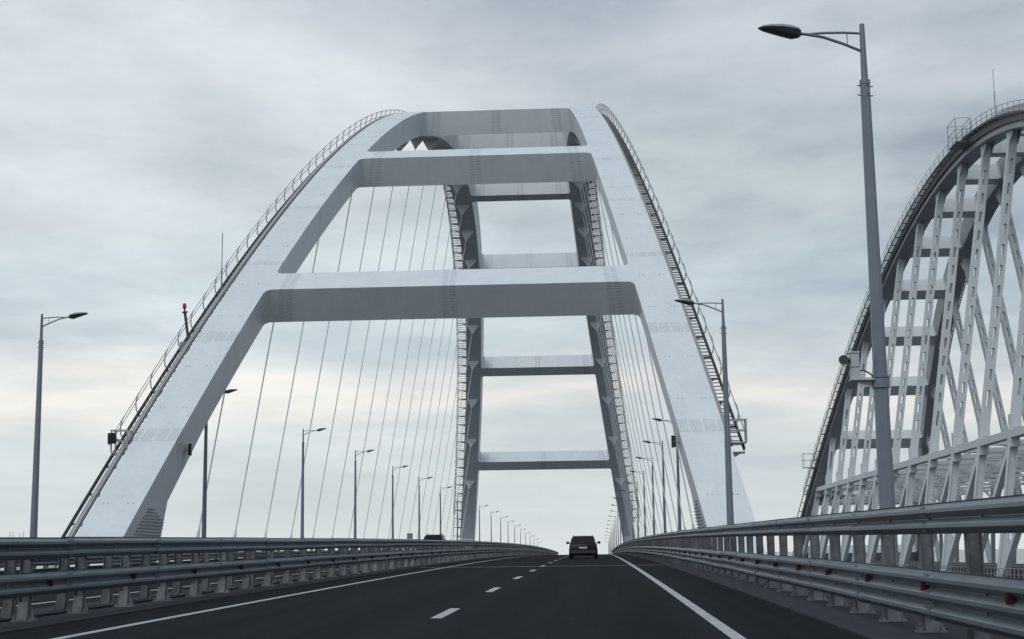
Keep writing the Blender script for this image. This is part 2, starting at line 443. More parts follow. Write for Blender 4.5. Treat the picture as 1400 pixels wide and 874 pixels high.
def post_mesh(h, d, top_block):
    mb = MB()
    mb.box(-0.16, 0.16, -0.13, 0.13, 0.025, 0.045)                  # base plate
    mb.box(-0.075, -0.063, -0.065, 0.065, 0.045, h); mb.box(0.063, 0.075, -0.065, 0.065, 0.045, h)
    mb.box(-0.0629, 0.0629, -0.006, 0.006, 0.045, h)
    for s in (-1, 1):                                                # flared stiffener plates at the foot
        mb.prism([(0.0755*s, -0.004, 0.046), (0.15*s, -0.004, 0.046), (0.0755*s, -0.004, 0.34)], (0, 0.008, 0))
        mb.prism([(-0.072, s*0.066, 0.046), (-0.072, s*0.12, 0.046), (-0.072, s*0.066, 0.30)], (0.144, 0, 0))
    for x in (-0.12, 0.12):
        for y in (-0.09, 0.09): mb.box(x-0.018, x+0.018, y-0.018, y+0.018, 0.046, 0.085)
    for z in top_block:                                              # spacer between post and rail
        a, c = sorted((d*0.0755, d*0.165)); mb.box(a, c, -0.05, 0.05, z-0.10, z+0.10)
    return mb.mesh('post', [M_POSTG])
def barrier(label, group, xf, d, spacing, y0, y1, rails, ph, reflect=None, px_off=0.17):
    root = thing('crash_barrier', label, 'crash barrier', (xf, y0, zr(y0)), 0, group)
    Ls = spacing*2; nseg = int((y1-y0)/Ls)
    pm = post_mesh(ph, d, [z for _, _, z in rails])
    for i in range(nseg*2):
        y = y0+spacing*(i+0.5)
        link('post', pm, root, (-d*px_off, y-y0, zr(y)-zr(y0)), (0, 0, random.uniform(-.02,.02)))
    for ncrest, pitch, z in rails:
        me = rail_mesh('guard_rail', ncrest, pitch, Ls, d)
        for i in range(nseg):
            y = y0+Ls*i; ya = y+Ls
            ang = math.atan2(zr(ya)-zr(y), Ls)
            link('guard_rail', me, root, (d*(0.0035*(i % 2)), y-y0, zr(y)-zr(y0)+z+random.uniform(-.006,.006)), (ang+random.uniform(-.0009,.0009), random.uniform(-.03,.03), random.uniform(-.0006,.0006)))
    if reflect:
        ys, z, half = reflect
        mb = MB(); a, c = sorted((0.004*d, 0.10*d))
        mb.prism([(0.010*d,0,-0.022),(0.05*d,0,-half),(0.110*d,0,-half),(0.110*d,0,half),(0.05*d,0,half),(0.010*d,0,0.022)], (0,0.012,0))
        me = mb.mesh('reflector', [M_RED])
        for y in ys: link('reflector', me, root, (0, y-y0, zr(y)-zr(y0)+z))
    return root
G = 'steel crash barriers along the carriageways'
barrier('three-wave steel crash barrier with an extra high rail on the right edge of the road', G, 3.56, -1, 2.12, 3.2, 330, [(3, 0.172, 0.475), (2, 0.155, 1.27)], 1.40,
        ([16.07+3.27*k for k in range(-2, 60)], 0.561, 0.047))
barrier('two-rail steel crash barrier beside the near lanes, nearest on the left', G, -8.18, 1, 2.30, 4.1, 330, [(2, 0.168, 0.565), (2, 0.155, 1.08)], 1.22,
        ([21.7+3.97*k for k in range(-3, 60)], 0.56, 0.047))
barrier('two-rail steel crash barrier behind the median gap, facing the oncoming lanes', G, -9.20, -1, 2.30, 5.2, 320, [(2, 0.168, 0.565), (2, 0.155, 1.08)], 1.22)
barrier('two-rail steel crash barrier on the far left edge of the oncoming lanes', G, -20.75, 1, 2.30, 6.0, 320, [(2, 0.168, 0.565), (2, 0.155, 1.08)], 1.22)

# ------------------------------------------------------------------ arches: shared geometry
class Arch:
    def __init__(s, c, w0, k, yc, a, h, t, b): s.c, s.w0, s.k, s.yc, s.a, s.h, s.t, s.b = c, w0, k, yc, a, h, t, b
    def yz(s, y, n=0.0):
        u = (y-s.yc)/s.a; h = s.h*(1-u*u); dh = -2*s.h*u/s.a; q = math.hypot(1, dh)
        return y-dh/q*n, h+n/q
    def tan(s, y):
        dh = -2*s.h*(y-s.yc)/s.a/s.a; q = math.hypot(1, dh); return 1/q, dh/q
    def x(s, z, side, xo): return s.c+side*(s.w0-s.k*z+xo)
    def P(s, y, n, side, xo):
        yy, z = s.yz(y, n); return Vector((s.x(z, side, xo), yy, z))
    def off(s, y, tau, n, side, xo):      # point in the tangent frame at y
        t = s.tan(y); yy, z = s.yz(y, n); yy += t[0]*tau; z += t[1]*tau
        return Vector((s.x(z, side, xo), yy, z))
    def arc(s, y0, y1, step):             # parameters spaced evenly along the curve
        out = []; y = y0
        while y < y1:
            out.append(y); y += step*s.tan(y)[0]
        return out
    def int_z(s, yq):                     # underside height at station yq
        y = yq
        for _ in range(25):
            yy, z = s.yz(y, -s.t); y += (yq-yy)*0.9
        return s.yz(y, -s.t)[1]
ROAD = Arch(CX, 15.36, 0.1695, 173.0, 104.34, 48.63, 2.30, 2.36)
RAILA = Arch(48.63, 11.035, 0.163, 172.95, 104.9, 47.82, 2.40, 2.02)

def rib_segment(A, side, ya, yb, band, mats, root, first=False):
    """one welded box segment of a rib between two site joints; a band of the joint paint lies at its lower end"""
    asc = (ya+yb)/2 < A.yc
    n = max(3, int((yb-ya)/2.0))
    ta = A.tan(ya)[0]; tb = A.tan(yb)[0]
    ys = [ya+0.012*ta]
    bandy = None
    if band:
        bandy = (ya+band*ta) if asc else (yb-band*tb)
    st = [ya+0.012*ta+(yb-ya-0.012*ta)*i/n for i in range(n+1)]
    if bandy: st = sorted(set(st+[bandy]))
    mb = MB()
    hw = A.b/2
    def ring(y): return [A.P(y,0,side,-hw), A.P(y,0,side,hw), A.P(y,-A.t,side,hw), A.P(y,-A.t,side,-hw)]
    rings = [ring(y) for y in st]
    wid = [A.b, A.t, A.b, A.t]
    for i in range(len(st)-1):
        ym = (st[i]+st[i+1])/2
        inb = bandy and ((ym < bandy) if asc else (ym > bandy))
        for k in range(4):
            k2 = (k+1) % 4
            q = [rings[i][k], rings[i][k2], rings[i+1][k2], rings[i+1][k]]
            if side > 0: q = q[::-1]
            uv = [(0.013,st[i]),(wid[k]+0.013,st[i]),(wid[k]+0.013,st[i+1]),(0.013,st[i+1])]
            if side > 0: uv = uv[::-1]
            if inb and k in (1, 3):
                ds = [abs(st[i]-(ya if asc else yb))/ta, abs(st[i+1]-(ya if asc else yb))/ta]
                uv = [(0.013,ds[0]),(wid[k]+0.013,ds[0]),(wid[k]+0.013,ds[1]),(0.013,ds[1])]
                if side > 0: uv = uv[::-1]
            mb.face(q, 0 if not inb or k == 2 else (2 if k in (1, 3) else 1), uv)
    mb.face(rings[0]); mb.face(rings[-1][::-1])
    seg = mb.build('rib_segment', mats, root)
    if not first and asc:
        b = MB()
        for fy in (0.30, 0.72):
            for xo in (-hw*0.62, -hw*0.42, hw*0.45, hw*0.62):
                p = A.P(ya+(yb-ya)*fy, 0.0, side, xo); b.box(p.x-0.022, p.x+0.022, p.y-0.025, p.y+0.025, p.z-0.03, p.z+0.03)
        tag(b.build('lifting_lug', M_DECK, seg), kind='stuff')
    return seg

def cross_beam(A, y0, length, inset, mats, root, fil=0.45, marks=True, name='cross_beam'):
    """box beam between the ribs with its corners swept into the rib faces"""
    mb = MB(); hw = A.b/2
    nf = 6
    # offsets from the rib face and the flare there
    prof = []
    for i in range(nf+1):
        d = fil*i/nf
        prof.append((d, fil-math.sqrt(max(0, fil*fil-(fil-d)**2))))
    n0, n1 = -inset, -A.t+inset
    yc, zc = A.yz(y0)
    def pt(xa, side, d, tau, n):     # measured from the rib inner face towards the middle
        p = A.off(y0, tau, n, side, -hw); p.x -= side*d; return p
    def mid(f, tau, n):              # along the span
        a = pt(0,-1,fil,tau,n); c = pt(0,1,fil,tau,n); return a.lerp(c, f)
    cols = []                         # list of (function of tau,n), flare
    for d, e in prof: cols.append((lambda tau, n, d=d: pt(0,-1,d,tau,n), e))
    W_ = (pt(0,1,fil,0,0)-pt(0,-1,fil,0,0)).length
    bw = 0.95
    fr = [0.35/W_, (0.35+bw)/W_, 0.5-bw/2/W_, 0.5+bw/2/W_, 1-(0.35+bw)/W_, 1-0.35/W_]
    for f in fr: cols.append((lambda tau, n, f=f: mid(f,tau,n), 0.0))
    for d, e in prof[::-1]: cols.append((lambda tau, n, d=d: pt(0,1,d,tau,n), e))
    rings = []
    for fn, e in cols:
        rings.append([fn(-length/2-e,n0), fn(length/2+e,n0), fn(length/2+e,n1), fn(-length/2-e,n1)])
    bands = {nf+1: 1, nf+3: 1, nf+5: 1} if marks else {}
    wid = [length, A.t, length, A.t]
    for i in range(len(rings)-1):
        xa, xb = rings[i][0].x, rings[i+1][0].x
        for k in range(4):
            k2 = (k+1) % 4
            q = [rings[i][k], rings[i+1][k], rings[i+1][k2], rings[i][k2]]
            mb.face(q, 1 if (i in bands) else 0, [(0.013,0.001),(0.013,xb-xa),(wid[k]+.013,xb-xa),(wid[k]+.013,0.001)])
    mb.face(rings[0]); mb.face(rings[-1][::-1])
    return mb.build(name, mats, root)

def walkway(A, side, y0, y1, ystair0, ystair1, root, n0=-0.78, wdt=0.74, gap=0.30, hoop=True, m_in=M_TAN, n_in=-0.12, treadstep=0.36, wfar=0.0, sw=0.09):
    """access stair on the outer face of a rib: stringers, treads, brackets, hooped posts, rails"""
    xo0 = A.b/2+gap
    def wd(y): return wdt+wfar*min(1.0, max(0.0, (y-A.yc+20)/50))
    def xo1(y): return xo0+wd(y)
    b = MB(); ys = A.arc(y0, y1, 2.0)
    b.poly([A.P(y, n_in, side, xo0) for y in ys], 0.24, 0.20)
    wk = b.build('walkway', m_in, root)
    b = MB(); b.poly([A.P(y, n0, side, xo1(y)) for y in ys], sw, sw*2.2)
    b.build('stringer', M_STEELD, wk)
    b = MB()                              # treads: hundreds, a pixel thick each
    for y in A.arc(ystair0, ystair1, treadstep):
        p = A.P(y, n0+0.08, side, xo0+wd(y)/2)
        b.box(p.x-wd(y)/2+0.06, p.x+wd(y)/2-0.06, p.y-0.10, p.y+0.10, p.z-0.02, p.z+0.02)
    tag(b.build('tread', M_STEEL, wk), kind='stuff')
    # bracket mesh, shared
    b = MB()
    a, c = sorted((-side*gap*0.98, side*(wdt+0.02)))
    b.box(a, c, -0.07, 0.07, -0.24, -0.13)
    b.prism([(-side*gap*0.98,-0.02,-0.242),(side*wdt*0.7,-0.02,-0.242),(-side*gap*0.98,-0.02,-0.55)], (0,0.04,0))
    bm = b.mesh('bracket', [M_STEEL])
    pb = MB()
    if hoop:
        pb.tube([(0,0,-0.1),(side*0.16,0,0.15),(side*0.19,0,0.55),(side*0.10,0,0.95),(0.0,0,1.12)], 0.036, 4)
    else:
        pb.tube([(0,0,-0.15),(0,0,1.1)], 0.032, 4)
    pm = pb.mesh('railing_post', [M_STEELL if hoop else M_STEEL])
    for y in A.arc(y0, y1, 2.3):
        p = A.P(y, n0, side, xo0); link('bracket', bm, wk, p).scale.x = wd(y)/wdt
        if ystair0 <= y <= ystair1:
            p = A.P(y, n0, side, xo1(y)); link('railing_post', pm, wk, p)
    ys = A.arc(ystair0, ystair1, 2.0)
    b = MB()
    for dz in (1.12, 0.58):
        off = side*(0.17 if (hoop and dz < 1) else 0)
        b.tube([A.P(y, n0, side, xo1(y))+Vector((off,0,dz)) for y in ys], 0.030, 4)
    b.build('handrail', M_STEELL if hoop else M_STEEL, wk)
    return wk
def cage(root, p, side, sx, sy, h, material, name='platform'):
    """small railed platform at the end of a stair"""
    b = MB(); x0, x1 = sorted((p.x, p.x+side*sx))
    b.box(x0, x1, p.y-sy/2, p.y+sy/2, p.z-0.10, p.z-0.03)
    for x in (x0, x1):
        for y in (p.y-sy/2, p.y+sy/2): b.box(x-0.035, x+0.035, y-0.035, y+0.035, p.z-0.029, p.z+h)
    for z in (h*0.5, h-0.03):
        for y in (p.y-sy/2, p.y+sy/2): b.bar((x0+0.036,y,p.z+z),(x1-0.036,y,p.z+z),0.05,0.05)
        for x in (x0, x1): b.bar((x,p.y-sy/2+0.036,p.z+z),(x,p.y+sy/2-0.036,p.z+z),0.05,0.05)
    return b.build(name, material, root)

# ------------------------------------------------------------------ road arch
ra = thing('road_arch', 'tall white twin-rib steel arch with box cross beams spanning the road ahead', 'bridge arch', (0,0,0))
# site joints read off the photograph (station along the bridge), mirrored on the far half
J = [62.0, 75.6, 83.2, 91.1, 99.1, 107.5, 116.6, 126.0, 135.5, 145.0, 154.5, 164.0]
J = J+[2*ROAD.yc-j for j in J[::-1]]
for side in (-1, 1):
    for i in range(len(J)-1):
        rib_segment(ROAD, side, J[i], J[i+1], (0 if i in (0, 11, len(J)-2) else 1.1 if i in (1, 2) else 0.6), [M_ARCH, M_SPL, M_SPLB], ra)
    # widened foot of the rib where it meets the deck: near and far
    for far in (0, 1):
        def yy(y): return 2*ROAD.yc-y if far else y
        b = MB()
        pts = []
        for y in [76.9, 76.2, 75.4, 74.6, 73.6, 72.0, 70.0, 67.0]:
            pts.append(ROAD.yz(y, -ROAD.t-0.004))
        vert = 76.1
        top = ROAD.yz(78.9, -ROAD.t-0.004)
        outline = [top, (vert, 3.1), (vert, -3.5), (62.5, -10.0)]+[ROAD.yz(y, -ROAD.t-0.004) for y in (62.0, 66.0, 70.0, 74.0, 76.5)]
        hw = ROAD.b/2-0.01
        V = [Vector((ROAD.x(z, side, -hw), yy(y), z)) for y, z in outline]+[Vector((ROAD.x(z, side, hw), yy(y), z)) for y, z in outline]
        n = len(outline)
        b.idx(V, [tuple(range(n)), tuple(range(2*n-1, n-1, -1))]+[(i, n+i, n+(i+1)%n, (i+1)%n) for i in range(n)])
        ft = b.build('rib_foot', M_ARCH, ra)
        if not far:
            b = MB()                     # rungs on the inner face of the foot
            for i in range(20):
                z = -0.4+0.16*i
                lo = 62.0
                while ROAD.yz(lo)[1] < z: lo += 0.05
                ylo = lo+1.35; yhi = 75.95 if z < 2.1 else 75.95-(z-2.1)*3.3
                if yhi-ylo < 0.2: continue
                x = ROAD.x(z, side, -hw)-side*0.05
                b.bar((x, ylo, z), (x, yhi, z), 0.07, 0.05)
            tag(b.build('foot_rung', M_STEELL, ft), kind='stuff')
# tie boxes along the deck edge under the ribs
for side in (-1, 1):
    b = MB(); x0, x1 = sorted((ROAD.c+side*(15.36-1.3), ROAD.c+side*(15.36+1.3)))
    strip(b, x0+(0.12 if side > 0 else 0), x1-(0.12 if side < 0 else 0), 0.03, -2.4, 76, 270, 6)
    b.build('tie_girder', M_ARCH, ra)
BS = [0.804, 0.598, 0.345, 0.112]
for s_ in [-v for v in BS]+BS[::-1]:
    cross_beam(ROAD, ROAD.yc+s_*ROAD.a, 2.25, 0.004, [M_ARCH, M_SPLB], ra)
# hangers, gussets and lower sockets
for side in (-1, 1):
    for i in range(20):
        y = ROAD.yc-85.5+9.0*i
        zt = ROAD.int_z(y)
        def pp(z): return Vector((ROAD.x(z, side, 0), y, z))
        b = MB()
        gh = 1.35
        def gp(dx, z): p = pp(z); p.x += dx; return p
        # plate hung across the underside
        zc_ = zt+0.35
        outl = [gp(-0.80, zc_), gp(-0.80, zt-0.30), gp(-0.20, zt-gh+0.22), gp(-0.13, zt-gh), gp(0.13, zt-gh), gp(0.20, zt-gh+0.22), gp(0.80, zt-0.30), gp(0.80, zc_)]
        b.prism([p+Vector((0,-0.03,0)) for p in outl], (0,0.06,0))
        gs = b.build('gusset_plate', M_ARCH, ra)
        b = MB(); b.tube([pp(zt-gh+0.1), pp(1.9)], 0.047, 6)
        hg = b.build('hanger', M_CABLE, ra)
        b = MB(); b.tube([pp(2.0), pp(1.7), pp(0.9), pp(0.02)], [0.056, 0.10, 0.13, 0.14], 8)
        b.build('hanger_socket', M_CABLE, hg)
yb, yt = 75.4, 2*ROAD.yc-75.4
for side in (-1, 1):
    ye = 66.5 if side < 0 else yb-0.2
    walkway(ROAD, side, ye, 2*ROAD.yc-ye, yb, yt, ra, wdt=0.74 if side < 0 else 0.66, gap=0.30 if side < 0 else 0.12, n_in=-0.12 if side < 0 else -0.50, wfar=0.55, treadstep=0.5 if side < 0 else 0.36, sw=0.08 if side < 0 else 0.09)
    p = ROAD.P(yb, -0.5, side, ROAD.b/2+0.10); cage(ra, p, side, 0.85, 0.7, 1.15, M_STEELL)

# ------------------------------------------------------------------ railway arch
rl = thing('railway_arch', 'grey twin-rib railway arch with pierced box hangers rising out of frame at right', 'bridge arch', (0,0,0))
JR = [60, 84, 106, 128, 150, 172.9]; JR = JR+[345.8-j for j in JR[::-1][1:]]
for side in (-1, 1):
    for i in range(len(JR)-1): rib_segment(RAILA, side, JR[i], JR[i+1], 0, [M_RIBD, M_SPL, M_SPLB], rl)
for k in range(-8, 9):
    y = 172.9+6.0+12.05*(k) - (0 if k >= 0 else 0)
    cross_beam(RAILA, y+2.2, 2.6 if abs(y-172.9) > 25 else 2.2, 0.25, [M_RAIL, M_SPL], rl, 0.5, False)
ZT = 11.05
def pierced(mb, p, q, w, d):
    """box member from p to q with real rectangular openings on all four faces: corner bars and batten blocks"""
    t = (q-p); ln = t.length; t.normalize()
    ax = Vector((1,0,0)); ax = (ax-t*ax.dot(t)).normalized(); ay = t.cross(ax); ay.normalize()
    cb = 0.29
    end = min(3.6, ln*0.30)
    def blk(a, c, hw, hd, ox=0, oy=0):
        o = p+ax*ox+ay*oy
        A_ = o+t*a; C_ = o+t*c; X = ax*hw; Y = ay*hd
        mb.hexa([A_-X-Y, A_+X-Y, A_+X+Y, A_-X+Y, C_-X-Y, C_+X-Y, C_+X+Y, C_-X+Y])
    blk(0, end, w/2, d/2); blk(ln-end, ln, w/2, d/2)
    n = max(1, int((ln-2*end)/2.05)); stp = (ln-2*end)/n
    for sx in (-1, 1):
        for sy in (-1, 1): blk(end+0.001, ln-end-0.001, cb/2, cb/2, sx*(w-cb)/2, sy*(d-cb)/2)
    for i in range(1, n): blk(end+stp*i-0.50, end+stp*i+0.50, w/2-0.004, d/2-0.004)
    return end
for side in (-1, 1):
    for k in range(-9, 10):
        y = 172.9+11.12*k
        zt = RAILA.int_z(y)
        if zt < ZT+2: 
            continue
        p = Vector((RAILA.x(ZT, side, 0), y, ZT-0.3)); q = Vector((RAILA.x(zt, side, 0), y, zt+0.5))
        b = MB(); pierced(b, p, q, 0.86, 0.80)
        h = b.build('hanger', M_RAIL, rl)
        # flared head under the rib and bolted foot
        b = MB(); z0 = zt-1.5; sl = RAILA.tan(y)[1]/RAILA.tan(y)[0]
        for dx in (-0.46, 0.43):
            x0 = RAILA.x(z0, side, 0)+dx; x1 = RAILA.x(zt, side, 0)+dx
            b.hexa([(x0,y-0.42,z0),(x0+.03,y-0.42,z0),(x0+.03,y+0.42,z0),(x0,y+0.42,z0),
                    (x1,y-1.3,zt+0.1-1.3*sl),(x1+.03,y-1.3,zt+0.1-1.3*sl),(x1+.03,y+1.3,zt+0.1+1.3*sl),(x1,y+1.3,zt+0.1+1.3*sl)])
        b.build('flared_head', M_RAIL, h)
        b = MB(); x = RAILA.x(ZT+0.9, side, 0)
        b.box(x-0.49, x+0.49, y-0.46, y+0.46, ZT+0.25, ZT+1.5)
        b.build('bolted_foot', M_RAIL, h)
for side in (-1, 1):
    walkway(RAILA, side, 72, 345.8-72, 80, 345.8-80, rl, n0=-0.95, hoop=False, m_in=M_STEELD, n_in=-1.05, treadstep=0.30)
    b = MB(); ys_ = RAILA.arc(72, 345.8-72, 2.0)  # added skirt: yields the dark band of the bracket zone under the walkway
    for ya, yb_ in zip(ys_[:-1], ys_[1:]):
        q = [RAILA.P(y_, n_, side, RAILA.b/2+xo_) for y_ in (ya, yb_) for n_, xo_ in ((-1.75, 0.08), (-1.75, 0.30), (-1.17, 0.55), (-1.17, 0.08))]
        b.hexa([q[0],q[1],q[2],q[3],q[4],q[5],q[6],q[7]])
    b.build('dark_skirt', M_STEELT, rl)
p = RAILA.P(259.5, -1.0, -1, RAILA.b/2+0.2); cage(rl, p, -1, 2.2, 2.0, 2.4, M_STEEL)
p = RAILA.P(166.0, -1.5, -1, RAILA.b/2+0.3); cage(rl, p, -1, 1.7, 3.6, 2.7, M_STEEL)

# stiffening truss of the railway span
tr_ = thing('railway_truss', 'pale steel girder truss carrying the railway deck below the grey arch', 'truss bridge', (48.59, 172.9, -2.5))
def T(b, name, par=tr_, m_=M_RAIL):
    o = b.build(name, m_, par); o.matrix_parent_inverse = Matrix.Translation((-48.59, -172.9, 2.5)); return o
XL, XR = RAILA.x(10.6, -1, 0), RAILA.x(10.6, 1, 0)
XLb, XRb = RAILA.x(-1.6, -1, 0), RAILA.x(-1.6, 1, 0)
PY = [172.9+11.12*k for k in range(-9, 10)]
for (xt, xb_) in ((XL, XLb), (XR, XRb)):
    for i in range(len(PY)-1):
        b = MB(); b.box(xt-0.40, xt+0.40, PY[i]+0.55, PY[i+1]-0.55, ZT-0.72, ZT); T(b, 'top_chord')
        b = MB(); b.box(xb_-0.45, xb_+0.45, PY[i]+0.002, PY[i+1]-0.002, -5.0, -3.21); T(b, 'bottom_chord')
        b = MB()
        b.bar((xt, PY[i]+0.1, ZT-0.9), (xb_, PY[i+1]-0.5, -2.74), 0.60, 0.55, (1,0,0)); T(b, 'diagonal')
    for y in PY:
        b = MB()                      # H-section post
        for s in (-1, 1):
            b.bar((xt+s*0.36, y, ZT-0.8), (xb_+s*0.36, y, -2.74), 0.06, 0.62, (0,1,0))
        b.bar((xt, y, ZT-0.8), (xb_, y, -2.74), 0.66, 0.06, (0,1,0))
        T(b, 'post')
        b = MB(); b.box(xt-0.44, xt+0.44, y-0.548, y+0.548, ZT-1.6, ZT+0.06); T(b, 'node_plate')
for i, y in enumerate(PY):
    b = MB(); b.box(XL+0.45, XR-0.45, y-0.28, y+0.28, ZT-0.66, ZT-0.12)
    T(b, 'top_strut')
    b = MB(); b.bar((XL+0.42, y, 7.4), (XL+3.0, y, ZT-0.7), 0.3, 0.3); b.bar((XR-0.42, y, 7.4), (XR-3.0, y, ZT-0.7), 0.3, 0.3)
    b.box(XL+0.42, XR-0.42, y-0.2, y+0.2, 8.2, 8.55)
    T(b, 'sway_brace')
    if i < len(PY)-1:
        for s in (-1, 1):
            b = MB(); ya, yb_ = (y, PY[i+1]) if s > 0 else (PY[i+1], y)
            b.bar((XL+0.45, ya, ZT-0.5+0.03*s), ((XL+XR)/2-0.1, (ya+yb_)/2, ZT-0.5+0.03*s), 0.35, 0.3); b.bar(((XL+XR)/2+0.1, (ya+yb_)/2, ZT-0.5+0.03*s), (XR-0.45, yb_, ZT-0.5+0.03*s), 0.35, 0.3)
            T(b, 'lateral_brace')
# railway deck and parapet
rd = thing('railway_deck', 'long grey railway viaduct deck with railed walkway beyond the road barrier', 'railway viaduct', (48.59, 172.9, -3.2))
def T2(b, name, m_):
    o = b.build(name, m_, rd); o.matrix_parent_inverse = Matrix.Translation((-48.59, -172.9, 3.2)); return o
b = MB(); b.box(36.9, 60.3, 40, 700, -3.2, -2.75); b.box(40, 57, 40, 700, -5.2, -3.204); T2(b, 'deck_slab', M_CONC)
b = MB(); b.prism([(41.5,41,-2.749),(55.5,41,-2.749),(54.3,41,-1.95),(42.7,41,-1.95)], (0, 640, 0)); T2(b, 'ballast', M_CONC)
for xr in (45.2, 46.72, 50.4, 51.92):
    b = MB(); b.box(xr-0.035, xr+0.035, 41, 680, -1.949, -1.78); T2(b, 'running_rail', M_STEEL)
b = MB(); b.box(36.98, 37.02, 60, 420, -1.72, -1.66); b.box(36.98, 37.02, 60, 420, -2.25, -2.21)
hr = T2(b, 'handrail', M_STEELL)
b = MB()
for i in range(170): b.box(36.97, 37.03, 100+1.3*i-0.03, 100+1.3*i+0.03, -2.75, -1.721)
tag(T2(b, 'baluster', M_STEELL), kind='stuff')

# ------------------------------------------------------------------ street lamps
def lathe(mb, prof, n=8, mi=0):
    V = []; F = []
    for z, r in prof:
        for k in range(n):
            g = 2*math.pi*(k+0.5)/n; V.append((r*math.cos(g), r*math.sin(g), z))
    for i in range(len(prof)-1):
        for k in range(n): F.append((i*n+k, i*n+(k+1)%n, (i+1)*n+(k+1)%n, (i+1)*n+k))
    F.append(tuple(range(n-1,-1,-1))); F.append(tuple((len(prof)-1)*n+k for k in range(n)))
    mb.idx(V, F, mi)
LH = 10.1
def make_lamp():
    root = thing('street_lamp', 'x', 'street lamp')
    b = MB(); lathe(b, [(0.0,0.26),(0.03,0.26),(0.031,0.150),(LH-1.05,0.086)], 8); pole = b.build('post', M_LAMP, root)
    b = MB(); lathe(b, [(LH-1.049,0.062),(LH,0.045)], 10); b.build('upper_post', M_LAMP, root)
    b = MB(); lathe(b, [(LH-1.12,0.094),(LH-1.04,0.094)], 10); b.build('collar', M_LAMP, pole)
    b = MB()
    for z in (LH-1.15, LH-1.32):
        for a in range(4):
            g = a*math.pi/2+0.3; c_, s_ = math.cos(g), math.sin(g)
            b.bar((0.07*c_,0.07*s_,z),(0.15*c_,0.15*s_,z+0.005),0.018,0.018)
    tag(b.build('stud', M_LAMP, pole), kind='stuff')
    # arm reaches towards -x
    b = MB()
    b.tube([(-0.03,0,LH-0.17),(-0.35,0,LH-0.145),(-0.70,0,LH-0.14),(-0.98,0,LH-0.155)], 0.022, 6)
    b.tube([(-0.03,0,LH-0.50),(-0.35,0,LH-0.35),(-0.70,0,LH-0.215),(-0.98,0,LH-0.155),(-1.18,0,LH-0.13)], [0.026,0.026,0.026,0.028,0.028], 6)
    b.tube([(-0.27,0,LH-0.37),(-0.27,0,LH-0.15)], 0.009, 5)
    b.build('arm', M_LAMP, root)
    # leaf-shaped luminaire: stations along its length
    st = [(-1.08,0.07,0.04,0.06),(-1.12,0.13,0.075,0.095),(-1.25,0.18,0.10,0.13),(-1.42,0.20,0.105,0.09),(-1.60,0.175,0.085,0.05),(-1.74,0.115,0.055,0.03),(-1.82,0.035,0.018,0.010),(-1.835,0.008,0.004,0.003)]
    def zc(x): return LH-0.115+0.10*((-x-1.1)/0.73)
    tb, bb = MB(), MB(); n = 9
    Vt, Vb, F = [], [], []
    for x, w, tz, bz in st:
        for k in range(n):
            g = math.pi*k/(n-1)
            Vt.append((x, w*math.cos(g), zc(x)+0.003+tz*math.sin(g)))
            Vb.append((x, w*0.985*math.cos(g), zc(x)-0.003-bz*math.sin(g)))
    for i in range(len(st)-1):
        for k in range(n-1): F.append((i*n+k, i*n+k+1, (i+1)*n+k+1, (i+1)*n+k))
    Fc = [tuple(range(n))]
    cap = [(i*n, (i+1)*n, (i+1)*n+n-1, i*n+n-1) for i in range(len(st)-1)]
    tb.idx(Vt, F+Fc+cap); bb.idx(Vb, [f[::-1] for f in F]+Fc+cap)
    lm = tb.build('luminaire', M_LUMT, root, True); bb.build('lens', M_LUMB, lm, True)
    return root
lamp0 = make_lamp()
used = [False]
def put_lamp(x, y, faces_left, label, group):
    o = lamp0 if not used[0] else copy_tree(lamp0)
    used[0] = True
    o.location = (x, y, zr(y)); o.rotation_euler = (0, 0, 0 if faces_left else math.pi)
    o['label'] = label; o['group'] = group
GR, GL = 'street lamps on the right edge of the bridge', 'street lamps on the left edge of the bridge'
put_lamp(4.93, 25.2, True, 'large grey street lamp at right with a camera box bracketed to its post', GR)
put_lamp(5.03, 55.3, True, 'grey street lamp standing in front of the right foot of the white arch', GR)
RT = [(6.2,109,'first small street lamp behind the right white rib'),
      (6.2,132,'second small street lamp inside the arch at right, left of the tallest one'),
      (6.15,155,'third small street lamp inside the arch at right among the hangers'),
      (6.1,181,'fourth small street lamp inside the arch at right among the hangers'),
      (6.0,207,'fifth small street lamp inside the arch at right, close to the far right rib'),
      (5.9,233,'sixth small street lamp at right, half lost among the far hangers')]
for x, y, l in RT: put_lamp(x, y, True, l, GR)
for k in range(11):
    y = 262+31.0*k; put_lamp(5.0, y, True, ('nearest', 'second nearest', 'third nearest', 'fourth nearest', 'fifth nearest', 'sixth nearest', 'seventh nearest', 'fourth farthest', 'third farthest', 'second farthest', 'farthest')[k]+' of the tiny street lamps in the row beyond the far right rib', GR)
LT = [(-21.4,55.3,'tall grey street lamp at the far left, outside the arch'),
      (-22.5,84.0,'street lamp half hidden behind the left foot of the white arch'),
      (-22.5,112.6,'first free street lamp inside the arch at left, tallest of the row among the hangers'),
      (-22.5,137.7,'second free street lamp inside the arch at left, next below the tallest'),
      (-22.5,163.5,'third free street lamp inside the arch at left, midway among the hangers'),
      (-22.5,188.3,'fourth free street lamp inside the arch at left, above the oncoming car'),
      (-22.5,214.4,'fifth free street lamp inside the arch, next to the far left rib'),
      (-22.5,241.0,'street lamp hidden in the stair lattice of the far left rib')]
for x, y, l in LT: put_lamp(x, y, False, l, GL)
FL = ['first', 'second', 'third', 'fourth', 'fifth', 'sixth', 'seventh']
for k, y in enumerate([286.6,318.9,350.9,380.5,412,444,476,508,540,572]):
    lab = (FL[k]+' small street lamp right of the far left rib, falling row') if k < 7 else ('third last', 'second last', 'last')[k-7]+' tiny street lamp at the end of the left row'
    put_lamp(-22.45, y, False, lab, GL)

